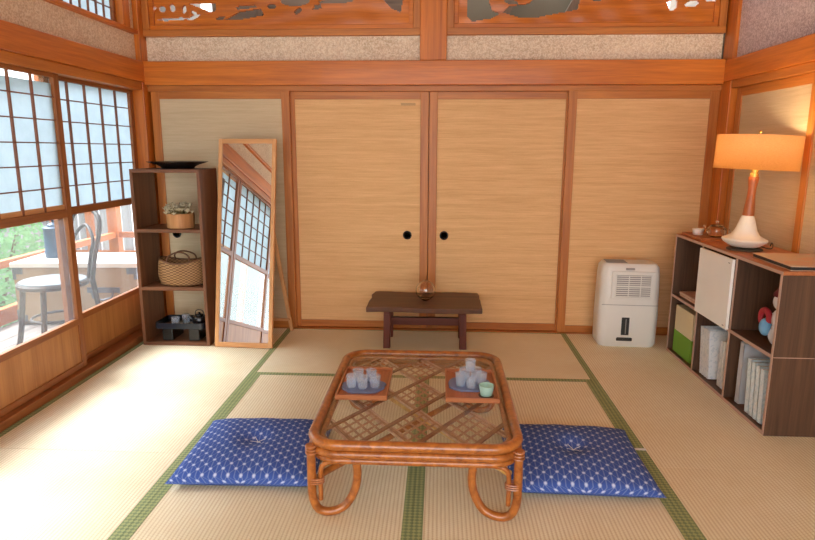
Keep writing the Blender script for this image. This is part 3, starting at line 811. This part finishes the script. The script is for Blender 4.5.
for sx in (-1, 1):
    MB().bar((sx*(W_-.03), .03+.82*math.tan(lean), .80), (sx*(W_+.022), .40, .009), .024, .018, (0, 1, 0)).build('leg', 'pale_z', mr, bevel=.002)
MB().bar((-W_-.02, .355, .10), (W_+.02, .355, .10), .02, .016).build('leg_rail', 'pale_x', mr, bevel=.002)

# ------------------------------------------------------------------ bench and glass vase
bn = thing('low_bench', 'low dark live edge bench in front of the sliding doors', 'bench', (-.083, 3.93, 0))
rnd = random.Random(5)
top = []
nx = 26
poly = []
for i in range(nx+1):
    t = i/nx; poly.append((-.375+.74*t + (0 if 0 < i < nx else 0), -.185+.012*math.sin(t*7)+rnd.uniform(-.004, .004)))
for i in range(1, 6): poly.append((.365+.004*math.sin(i*3), -.185+i*.075))
for i in range(nx+1):
    t = 1-i/nx; poly.append((-.36+.72*t, .265+.010*math.sin(t*9+1)+rnd.uniform(-.004, .004)))
for i in range(1, 5): poly.append((-.372+.006*math.sin(i*4), .265-i*.09))
MB().prism(poly, .262, .295).build('seat_plank', 'bench_x', bn, bevel=.005, seg=2)
for sx in (-1, 1):
    for sy in (-1, 1):
        MB().bar((sx*.245, .03+sy*.12, .262), (sx*.25, .03+sy*.125, 0), .045, .04, (0, 1, 0)).build('leg', 'red_z', bn, bevel=.004)
    MB().box(sx*.245-.02, sx*.245+.02, -.12, .19, .232, .262).build('cross_bearer', 'red_y', bn, bevel=.004)
MB().box(-.225, .225, -.02, .02, .135, .185).build('stretcher', 'red_x', bn, bevel=.004)

vs_ = thing('glass_vase', 'round clear glass vase with a pointed top on the dark bench', 'vase', (-.083, 3.96, .296))
r = .066
prof = [(.02, .0)] + [(r*math.sin(a), r-r*math.cos(a)) for a in [R(d) for d in range(24, 150, 6)]] + [(.024, .128), (.013, .133), (.007, .137)]
th = .0025
inn = [(max(.0001, x-th), z+ (th if z < .03 else -th*.3)) for x, z in prof][::-1]
MB().lathe(prof+inn[:-1]+[(.0001, .004)], 40).build('vase_body', 'vglass', vs_, smooth=True)

# ------------------------------------------------------------------ rattan table
tb = thing('rattan_table', 'low rattan coffee table with a glass top over woven lattice', 'table', (-.075, 2.398, .018))
A_, B_ = .362, .482
def rr3(a, b, r, z, n=9): return [(x, y, z) for x, y in rrect(a, b, r, n)]
MB().tube(rr3(A_, B_, .10, .270), .0185, 14, True).build('top_rim', 'rattan', tb, smooth=True)
MB().tube(rr3(A_+.002, B_+.002, .10, .238), .0145, 12, True).build('apron_pole', 'rattan', tb, smooth=True)
MB().tube(rr3(A_-.002, B_-.002, .10, .213), .0125, 12, True).build('apron_pole', 'rattan', tb, smooth=True)
MB().tube(rr3(A_-.028, B_-.028, .085, .258), .011, 10, True).build('inner_rim', 'rattan', tb, smooth=True)
MB().prism(rrect(A_-.012, B_-.012, .09, 8), .272, .278).build('glass_top', 'tglass', tb, bevel=.001)
# lattice of diagonal strips, clipped to the frame
La = MB(); Lb = MB(); Lc = MB(); px, py = .20, .30
iw, ih = A_-.03, B_-.03
def clip(f):
    pts = []
    for k_ in range(-400, 401):
        t = k_/400*1.2
        p = f(t)
        if abs(p[0]) <= iw and abs(p[1]) <= ih and not (abs(p[0])/iw+abs(p[1])/ih > 1.86): pts.append(p)
    return (pts[0], pts[-1]) if len(pts) > 2 else None
for k_ in range(-6, 6):
    c = k_+.5
    for sg in (1, -1):
        # x/px + sg*y/py = c
        seg = clip(lambda t: (px*(c/2)+t*px/.36*.5, sg*py*(c/2)-sg*t*py/.36*.5))
        if seg:
            (x0, y0), (x1, y1) = seg
            if sg < 0:
                La.bar((x0, y0, .2585), (x1, y1, .2585), .018, .006)
            else:
                Lc.bar((x0, y0, .2505), (x1, y1, .2505), .016, .004)  # dark strip painted in for the shadow between the paired strips
                d = V3((y1-y0, -(x1-x0), 0)).normalized()*.011
                for s_ in (-1, 1): Lb.bar((x0+d.x*s_, y0+d.y*s_, .2525), (x1+d.x*s_, y1+d.y*s_, .2525), .009, .006)
Lc.build('shade_strips', 'cane', tb); La.build('lattice_strips', 'cane', tb, bevel=.001); Lb.build('cross_strips', 'crossc', tb, bevel=.001)
for cx in (-1, 0, 1):
    for cy in (-1, 0, 1):
        Wv = MB(); o = V3((cx*px, cy*py, 0)); e1 = V3((px/2, py/2, 0)); e2 = V3((-px/2, py/2, 0))
        for i in range(0, 5):
            t = (i+.06)/4.12-.5
            for j, (ea, eb) in enumerate(((e1, e2), (e2, e1))):
                a = o+ea*t-eb*.5; b = o+ea*t+eb*.5
                Wv.bar((a.x, a.y, .2545+.002*j), (b.x, b.y, .2545+.002*j), .0085, .003)
        Wv.build('woven_square', 'weave', tb)
# legs: loops bent from one pole, with an inner bracket and a binding
for sx in (-1, 1):
    for sy in (-1, 1):
        def T(p): return (sx*(p[0]), sy*(p[1]), p[2])
        loop = [(.358, .463, .26), (.358, .463, .14), (.356, .461, .06), (.336, .455, .010), (.294, .447, -.0025), (.246, .437, .016), (.213, .429, .07), (.202, .425, .13), (.210, .425, .205)]
        MB().tube([T(p) for p in smoothpath(loop, 6)], .0155, 12).build('leg', 'rattan', tb, smooth=True)
        br = [(.328, .459, .05), (.328, .459, .12), (.324, .459, .172), (.302, .459, .192), (.256, .459, .199)]
        MB().tube([T(p) for p in smoothpath(br, 6)], .009, 10).build('leg_bracket', 'rattan', tb, smooth=True)
        bd = MB()
        for zz in (.118, .126, .134): bd.tube([T((.344+.028*math.cos(q*math.pi/12), .461+.017*math.sin(q*math.pi/12), zz)) for q in range(24)], .003, 6, True)
        bd.build('binding', 'bind', tb, smooth=True)
        wr_ = MB()
        for zz in (.232, .244, .256): wr_.tube([T((.357+.0185*math.cos(q*math.pi/12), .464+.0185*math.sin(q*math.pi/12), zz)) for q in range(24)], .003, 6, True)
        wr_.build('corner_binding', 'bind', tb, smooth=True)
MB().tube([(-.33, -.45, .14), (.33, .45, .14)], .0125, 10).build('brace_pole', 'rattan', tb, smooth=True)
MB().tube([(.33, -.45, .165), (-.33, .45, .165)], .0125, 10).build('brace_pole', 'rattan_pale', tb, smooth=True)

# trays
TZ = .2985
def tray(name, loc, a, b, label, rz=0, h=.02, m='tray_', cat='tray'):
    t = thing(name, label, cat, loc, rz)
    B(-a, a, -b, b, 0, .006).build('tray_base', m+'y', t, bevel=.001)
    MB().box(-a, a, -b, -b+.007, .006, h).box(-a, a, b-.007, b, .006, h).each('tray_end', m+'x', t, bevel=.001)
    MB().box(-a, -a+.007, -b+.007, b-.007, .006, h).box(a-.007, a, -b+.007, b-.007, .006, h).each('tray_side', m+'y', t, bevel=.001)
    return t
tray('wooden_tray', (-.302, 2.44, TZ), .104, .165, 'square wooden tray of small glasses at the left of the table')
tray('wooden_tray', (.143, 2.44, TZ), .107, .165, 'square wooden tray with a green cup at the right of the table')
def slate(loc, a, b, seed, label):
    r_ = random.Random(seed); pts = []
    for i in range(26):
        q = i/26*2*math.pi; k_ = 1+r_.uniform(-.06, .06); pts.append((a*k_*math.cos(q), b*k_*math.sin(q)))
    o = MB().prism(pts, 0, .008).build('slate_plate', 'slate', bevel=.002); o.location = loc
    return tag(o, label, 'plate')
PZ = TZ+.0065
slate((-.306, 2.40, PZ), .093, .082, 1, 'blue grey slate plate under five glasses on the left tray')
slate((.138, 2.45, PZ), .094, .085, 4, 'blue grey slate plate under the glass cluster on the right tray')
GZ = PZ+.0085
places = ['front left', 'front middle', 'front right', 'back left', 'back right']
GL = [(-.365, 2.425), (-.318, 2.415), (-.268, 2.43), (-.345, 2.49), (-.290, 2.492)]
GL = [(x+.012, y-.05) for x, y in GL]
for (x, y), p in zip(GL, places): glass('tea_glass', (x, y, GZ), 'small clear tea glass at the %s of the five on the left tray' % p, .0235, .052, 'glasses on the left tray')
GR = [(.100, 2.468), (.142, 2.445), (.186, 2.475), (.118, 2.525), (.168, 2.528)]
GR = [(x, y-.05) for x, y in GR]
for (x, y), p in zip(GR, places): glass('tea_glass', (x, y, GZ), 'small clear tea glass at the %s of the cluster on the right tray' % p, .0235, .056, 'glasses on the right tray')
glass('tea_glass', (.140, 2.437, GZ+.058), 'clear tea glass stacked on top of the cluster on the right tray', .0235, .05)
o = MB().lathe([(.03, 0), (.032, .003), (.0001, .0035)], 28).build('coaster', 'dim_x', smooth=True); o.location = (.20, 2.335, PZ); tag(o, 'dark round coaster under the pale green cup', 'coaster')
glass('green_cup', (.20, 2.335, PZ+.004), 'pale green glazed tea cup at the front of the right tray', .031, .042, m='celadon', cat='cup')

# ------------------------------------------------------------------ floor cushions
def zabuton(loc, rz, label, m):
    t = thing('floor_cushion', label, 'cushion', loc, rz)
    a, b, n = .287, .276, 44
    vs = []; fs = []
    def hgt(u, v):
        e = (1-abs(u)**2.6)*(1-abs(v)**2.6)
        return max(0, e)**.42
    idx = {}
    for s_ in (0, 1):
        for i in range(n+1):
            for j in range(n+1):
                u, v = -1+2*i/n, -1+2*j/n
                edge = i in (0, n) or j in (0, n)
                if s_ and edge: idx[(1, i, j)] = idx[(0, i, j)]; continue
                pin = 1-.045*(1-abs(u)**2)*(abs(v)**3) ; pin2 = 1-.045*(1-abs(v)**2)*(abs(u)**3)
                x, y = u*a*pin2, v*b*pin
                d = math.hypot(u*a, v*b)
                if s_ == 0:
                    z = .030+.062*hgt(u, v)-.026*math.exp(-(d/.055)**2)+.0025*math.sin(u*11+v*3)*(1-abs(u*v))*hgt(u, v)
                else:
                    z = .030-.0295*min(1, hgt(u, v)*1.25)
                idx[(s_, i, j)] = len(vs); vs.append((x, y, z))
    for s_ in (0, 1):
        for i in range(n):
            for j in range(n):
                q = (idx[(s_, i, j)], idx[(s_, i+1, j)], idx[(s_, i+1, j+1)], idx[(s_, i, j+1)])
                fs.append(q if s_ == 0 else q[::-1])
    mb = MB(); mb.v = vs; mb.f = fs; mb.build('cover', m, t, smooth=True)
    th = MB()
    for q in (.3, 2.2, 3.6, 5.3): th.tube([(0, 0, .068), (.014*math.cos(q), .014*math.sin(q), .073), (.032*math.cos(q), .032*math.sin(q), .079)], .0011, 6)
    th.build('tuft_thread', 'thread', t)
    return t
zabuton((-.75, 2.350, 0), R(1.5), 'blue star patterned floor cushion at the left of the rattan table', 'zabuton')
zb = zabuton((.566, 2.360, 0), R(-1), 'blue star patterned floor cushion at the right of the rattan table', 'zabuton')
MB().box(.28, .325, .09, .104, .030, .033).build('cloth_tag', 'thread', zb)

# ------------------------------------------------------------------ dehumidifier
dh = thing('dehumidifier', 'white dehumidifier standing on the floor by the back door', 'dehumidifier', (1.258, 4.045, 0), R(-3))
def dprof(a, b0, b1, r): # plan: flat front, rounded corners
    return rrect(a, (b1-b0)/2, r, 6)
bd = MB(); n = None
rings = []
for z, a, b, r in ((0, .178, .094, .05), (.02, .192, .108, .055), (.2, .194, .11, .055), (.48, .188, .106, .052), (.535, .182, .10, .05), (.558, .165, .085, .045)):
    rings.append([(x, y, z) for x, y in rrect(a, b, r, 6)])
n = len(rings[0]); vs = [p for q in rings for p in q]
fs = [(i*n+j, i*n+(j+1) % n, (i+1)*n+(j+1) % n, (i+1)*n+j) for i in range(len(rings)-1) for j in range(n)]
fs += [tuple(range(n))[::-1], tuple((len(rings)-1)*n+j for j in range(n))]
bd.add(vs, fs).build('body', 'white', dh, smooth=True)
B(-.125, .150, -.116, -.10, .33, .512).build('front_frame', 'white', dh, bevel=.004)
G = MB()
for i in range(11): z = .345+i*.0135; G.box(-.10, .125, -.1185, -.115, z, z+.005)
for x in (-.10, -.02, .055, .120): G.box(x, x+.005, -.1195, -.115, .345, .487)
G.box(-.10, .125, -.1195, -.115, .41, .42)
G.build('air_grille', 'white', dh)
B(-.10, .125, -.1165, -.114, .343, .489).build('grille_recess', 'grey', dh)
B(-.04, .015, -.116, -.104, .522, .535).build('name_plate', 'grey', dh, bevel=.002)
B(-.178, .178, -.1125, -.1095, .287, .290).build('tank_seam', 'grey', dh)
B(-.045, .005, -.114, -.108, .085, .205).build('level_window', 'dark', dh, bevel=.003)
B(-.02, -.015, -.1155, -.112, .095, .195).build('level_mark', 'grey', dh)
MB().prism([(-.075, -.115), (.03, -.115), (.02, -.106), (-.065, -.106)], .045, .068).build('tank_grip', 'dark', dh, bevel=.003)
Vt = MB()
for i in range(7): Vt.box(-.15, -.02, -.055+i*.018, -.047+i*.018, .557, .561)
Vt.build('top_vent', 'grey', dh)

# ------------------------------------------------------------------ bookcase along the right wall
bx = thing('low_bookcase', 'low walnut bookcase of six compartments along the right wall', 'bookcase', (1.495, 2.675, 0))
D, LN, HT, th = .335, 1.225, .768, .018
for y in (0, LN-th): MB().box(.001, D, y, y+th, 0, HT-th-.001).build('side_panel', 'walnut_z', bx, bevel=.001)
B(0, D, 0, LN, HT-th, HT).build('top_board', 'tray_y', bx, bevel=.0015)  # orange wood puts the lamp's glow into the walnut top
B(.002, D, th, LN-th, 0, .02).build('bottom_board', 'walnut_y', bx)
B(.002, D, th, LN-th, .367, .385).build('middle_board', 'walnut_y', bx)
B(D-.008, D, th, LN-th, .02, HT-th).build('back_panel', 'walnut_z', bx)
for y in (.407, .81):
    for z0, z1 in ((.02, .367), (.385, HT-th)): B(.002, D-.008, y, y+th, z0, z1).build('divider', 'walnut_z', bx)
# pale edge banding of the front edges
ed = MB()
for y in (0, .407, .81, LN-th): ed.box(-.001, .001, y+.001, y+th-.001, .002, HT-th)
for z in (.002, .368): ed.box(-.0012, .001, th, LN-th, z, z+.016)
ed.box(-.0012, .0006, 0, LN, HT-th+.002, HT-.002)
ed.build('edge_band', 'edge', bx)
B(.002, .335, -.001, .0008, .374, .377).build('panel_seam', 'edge', bx)
dw = B(-.016, -.0015, .44-.012, .80+.02, .376, HT-.026).build('white_door', 'door_white', bx, bevel=.0015)
MB().box(-.0175, -.0155, .452, .468, HT-.05, HT-.046).box(-.0175, -.0155, .452, .468, .39, .394).each('door_hinge', 'grey', dw)

# things in the bookcase (world coordinates)
BX, BY = 1.495, 2.675
def book(name, x0, x1, y, t, z, h, m, label, lean=0, group=None, cat='book'):
    o = thing(name, label, cat, (x0, y, z+t*abs(math.sin(lean))+.0005), 0, group)
    M_ = Matrix.Rotation(lean, 4, 'X')
    w = x1-x0
    c = MB().box(0, .002, 0, t, 0, h).box(0, w, 0, .0018, 0, h).box(0, w, t-.0018, t, 0, h)
    p = MB().box(.002, w-.004, .0018, t-.0018, .003, h-.003)
    c2 = MB().add(c.v, c.f, M_); p2 = MB().add(p.v, p.f, M_)
    c2.build('cover', m, o); p2.build('pages', 'page', o)
    return o
# lower middle compartment
pos = ['first from the far side', 'second from the far side', 'third from the far side', 'fourth from the far side']
for i in range(4):
    book('paperback', BX+.02, BX+.17, 3.405-i*.030, .027, .0215, .272-.004*(i % 2), 'book_white', 'white paperback leaning in the lower middle compartment, '+pos[i], R(-8), 'leaning paperbacks in the lower middle compartment')
for i in range(3):
    book('paperback', BX+.035, BX+.18, 3.215-i*.032, .029, .0215, .252+.008*i, 'book_white', 'white paperback upright beside the leaning ones, '+pos[i], 0, 'upright paperbacks in the lower middle compartment')
book('binder', BX+.03, BX+.27, 2.985, .04, .0215, .318, 'book_grey', 'tall grey white binder in the lower near compartment', 0, cat='binder')
for i in range(4):
    book('paperback', BX+.02, BX+.19, 2.865-i*.040, .036, .0215, .268-.003*i, 'book_cyan', 'pale blue paperback in the lower near compartment, '+pos[i], R(-4), 'pale blue paperbacks in the lower near compartment')
# lower far compartment: cream and green box
cb = thing('storage_box', 'cream box with a lime green lower half in the lower far compartment', 'box', (BX+.02, 3.58, .0215))
B(0, .26, 0, .27, 0, .14).build('green_half', 'green', cb, bevel=.003)
B(.001, .259, .001, .269, .14, .30).build('cream_half', 'cream', cb, bevel=.003)
# upper far compartment: magazines lying flat
for i in range(2):
    o = thing('magazine', ['lower magazine lying flat in the upper far compartment', 'upper magazine lying flat in the upper far compartment'][i], 'magazine', (BX+.025+.01*i, 3.52+.01*i, .3865+i*.0125), R(2*i))
    MB().box(0, .24, 0, .30, 0, .0015).box(0, .24, 0, .30, .0105, .012).box(0, .0015, 0, .3, .0015, .0105).build('cover', 'magazine', o)
    B(.0015, .235, .003, .297, .0015, .0105).build('pages', 'page', o)
# little stuffed ornament, near upper compartment
dl = thing('stuffed_doll', 'small white stuffed doll with red cap holding a red and blue ball', 'doll', (1.585, 2.80, .386))
MB().ball((0, 0, .055), .055, 14, (.9, .95, 1)).ball((.0, 0, .13), .048, 14, (.9, .95, 1.2)).ball((0, 0, .215), .045, 14, (1, 1, 1.05)).build('body', 'plush', dl, smooth=True)
MB().lathe([(.046, .24), (.047, .252), (.03, .275), (.008, .288), (.0001, .29)], 24).build('cap', 'maroon', dl, smooth=True)
MB().tube([(-.045+.0*q, .06+.036*math.cos(q*math.pi/12), .125+.036*math.sin(q*math.pi/12)) for q in range(24)], .014, 8, True).build('red_ring', 'red', dl, smooth=True)
MB().ball((-.05, .04, .085), .032, 12, (.8, 1, 1.3)).build('blue_bundle', 'blue', dl, smooth=True)
for sy in (-1, 1): MB().tube(smoothpath([(0, sy*.04, .15), (-.035, sy*.05, .12), (-.05, sy*.03, .10)], 4), .014, 8).build('arm', 'plush', dl, smooth=True)

# on the bookcase
CZ = HT
lp = thing('table_lamp', 'table lamp with orange linen drum shade and white ceramic base', 'lamp', (1.606, 3.27, CZ+.017)); lp.rotation_euler = (0, R(2.2), 0)
o = MB().lathe([(.085, 0), (.087, .003), (.087, .006), (.083, .008), (.0001, .008)], 40).build('lamp_mat', 'dim_x', smooth=True); o.location = (1.612, 3.27, CZ+.0005); tag(o, 'dark round mat under the table lamp', 'mat')
MB().lathe([(.06, 0), (.074, .006), (.102, .024), (.110, .036), (.108, .043), (.092, .050), (.067, .064), (.053, .088), (.043, .12), (.035, .148), (.028, .164)], 56).build('ceramic_base', 'ceramic', lp, smooth=True)
MB().lathe([(.028, .164), (.0265, .20), (.0205, .265), (.0195, .30), (.024, .34), (.026, .36), (.023, .365)], 40).build('wooden_neck', 'neck', lp, smooth=True)
MB().lathe([(.021, .365), (.021, .378), (.017, .382), (.017, .42), (.0001, .422)], 30).build('socket', 'brass', lp, smooth=True)
MB().lathe([(.012, .42), (.016, .43), (.028, .455), (.03, .475), (.022, .495), (.0001, .503)], 24).build('bulb', 'bulb', lp, smooth=True)
SR = .196
MB().lathe([(SR, .402), (SR, .572), (SR-.0025, .572), (SR-.0025, .402), (SR, .402)], 72).build('lamp_shade', 'shade', lp, smooth=True)
h = MB()
for q in range(3):
    a = q*2.094; h.tube([(0, 0, .575), (SR*math.cos(a), SR*math.sin(a), .57)], .0022, 6)
h.tube([(0, 0, .50), (0, 0, .59)], .003, 8).ball((0, 0, .592), .007, 8).build('finial', 'brass', lp, smooth=True)
MB().tube(smoothpath([(.08, .02, .006), (.12, -.03, -.002), (.15, .0, .008), (.17, .05, .02), (.19, .1, -.004)], 6), .003, 6).build('power_cord', 'dark', lp, smooth=True)

tr = tray('serving_tray', (1.625, 3.73, CZ+.001), .105, .145, 'small wooden tray with a cup and glass teapot on the bookcase', 0, .014)
glass('white_cup', (1.585, 3.80, CZ+.0075), 'small white tea cup on the bookcase tray', .034, .036, m='ceramic', cat='cup')
gp = thing('glass_teapot', 'round clear glass teapot on the bookcase tray', 'teapot', (1.66, 3.72, CZ+.0075))
go = [(.035, 0), (.048, .008), (.056, .03), (.05, .052), (.035, .064)]
MB().lathe(go+[(x-.0025, z) for x, z in go[::-1]][:-1]+[(.0325, .003), (.0001, .003)], 32).build('body', 'vglass', gp, smooth=True)
MB().lathe([(.037, .063), (.034, .07), (.008, .076), (.006, .082), (.011, .092), (.0001, .098)], 24).build('lid', 'vglass', gp, smooth=True)
MB().tube(smoothpath([(-.02, .045, .03), (-.035, .07, .035), (-.04, .082, .058)], 5), .007, 8).build('spout', 'vglass', gp, smooth=True)
MB().tube(smoothpath([(.02, -.045, .05), (.035, -.085, .05), (.035, -.085, .02), (.02, -.05, .015)], 6), .004, 8).build('handle', 'vglass', gp, smooth=True)
o = thing('large_book', 'large flat book with orange lamplight painted on its grey cover on the near end of the bookcase', 'book', (1.53, 2.685, CZ+.001), R(-2))
MB().box(0, .30, 0, .36, 0, .003).box(0, .30, 0, .36, .017, .020).build('cover', 'magdark', o, bevel=.001)
B(.003, .296, .004, .357, .003, .017).build('pages', 'dark', o)

# ------------------------------------------------------------------ light, sky, camera
def lamp(name, kind, loc, energy, color, **kw):
    l = bpy.data.lights.new(name, kind); l.energy = energy; l.color = color
    for k_, v in kw.items(): setattr(l, k_, v)
    o = bpy.data.objects.new(name, l); COL.objects.link(o); o.location = loc; return o
lamp('bulb_light', 'POINT', (1.624, 3.27, CZ+.009+.475), 6.0, (1, .80, .52), shadow_soft_size=.035)
sun = lamp('sun', 'SUN', (-6, 0, 8), 2.3, (.92, .96, 1), angle=R(36))
sun.rotation_euler = (V3((.88, -.10, -1.0))).to_track_quat('-Z', 'Y').to_euler()

W = bpy.data.worlds.new('sky'); S.world = W; W.use_nodes = True
nt = W.node_tree; bg = nt.nodes['Background']
bg.inputs[0].default_value = (.88, .94, 1.0, 1); bg.inputs[1].default_value = 1.0

cam = bpy.data.cameras.new('camera'); cam.sensor_width = 36; cam.lens = 610/815*36; cam.clip_start = .05
co = bpy.data.objects.new('camera', cam); COL.objects.link(co); S.camera = co
p, y, r = R(11.15), R(2.95), R(.2)
F = V3((-math.sin(y)*math.cos(p), math.cos(y)*math.cos(p), -math.sin(p)))
Rt = V3((math.cos(y), math.sin(y), 0)); U = Rt.cross(F)
R2 = Rt*math.cos(r)+U*math.sin(r); U2 = -Rt*math.sin(r)+U*math.cos(r)
m = Matrix((R2, U2, -F)).transposed().to_4x4(); m.translation = (0, 0, 1.28)
co.matrix_world = m
vw = S.view_settings
vw.view_transform = 'Standard'; vw.look = 'None'; vw.gamma = 1; vw.exposure = 2.5; vw.use_curve_mapping = False
S.cycles.use_denoising = True
S.cycles.max_bounces = 12; S.cycles.diffuse_bounces = 6; S.cycles.transparent_max_bounces = 16; S.cycles.transmission_bounces = 10
S.cycles.sample_clamp_indirect = 6; S.cycles.caustics_refractive = False; S.cycles.caustics_reflective = False
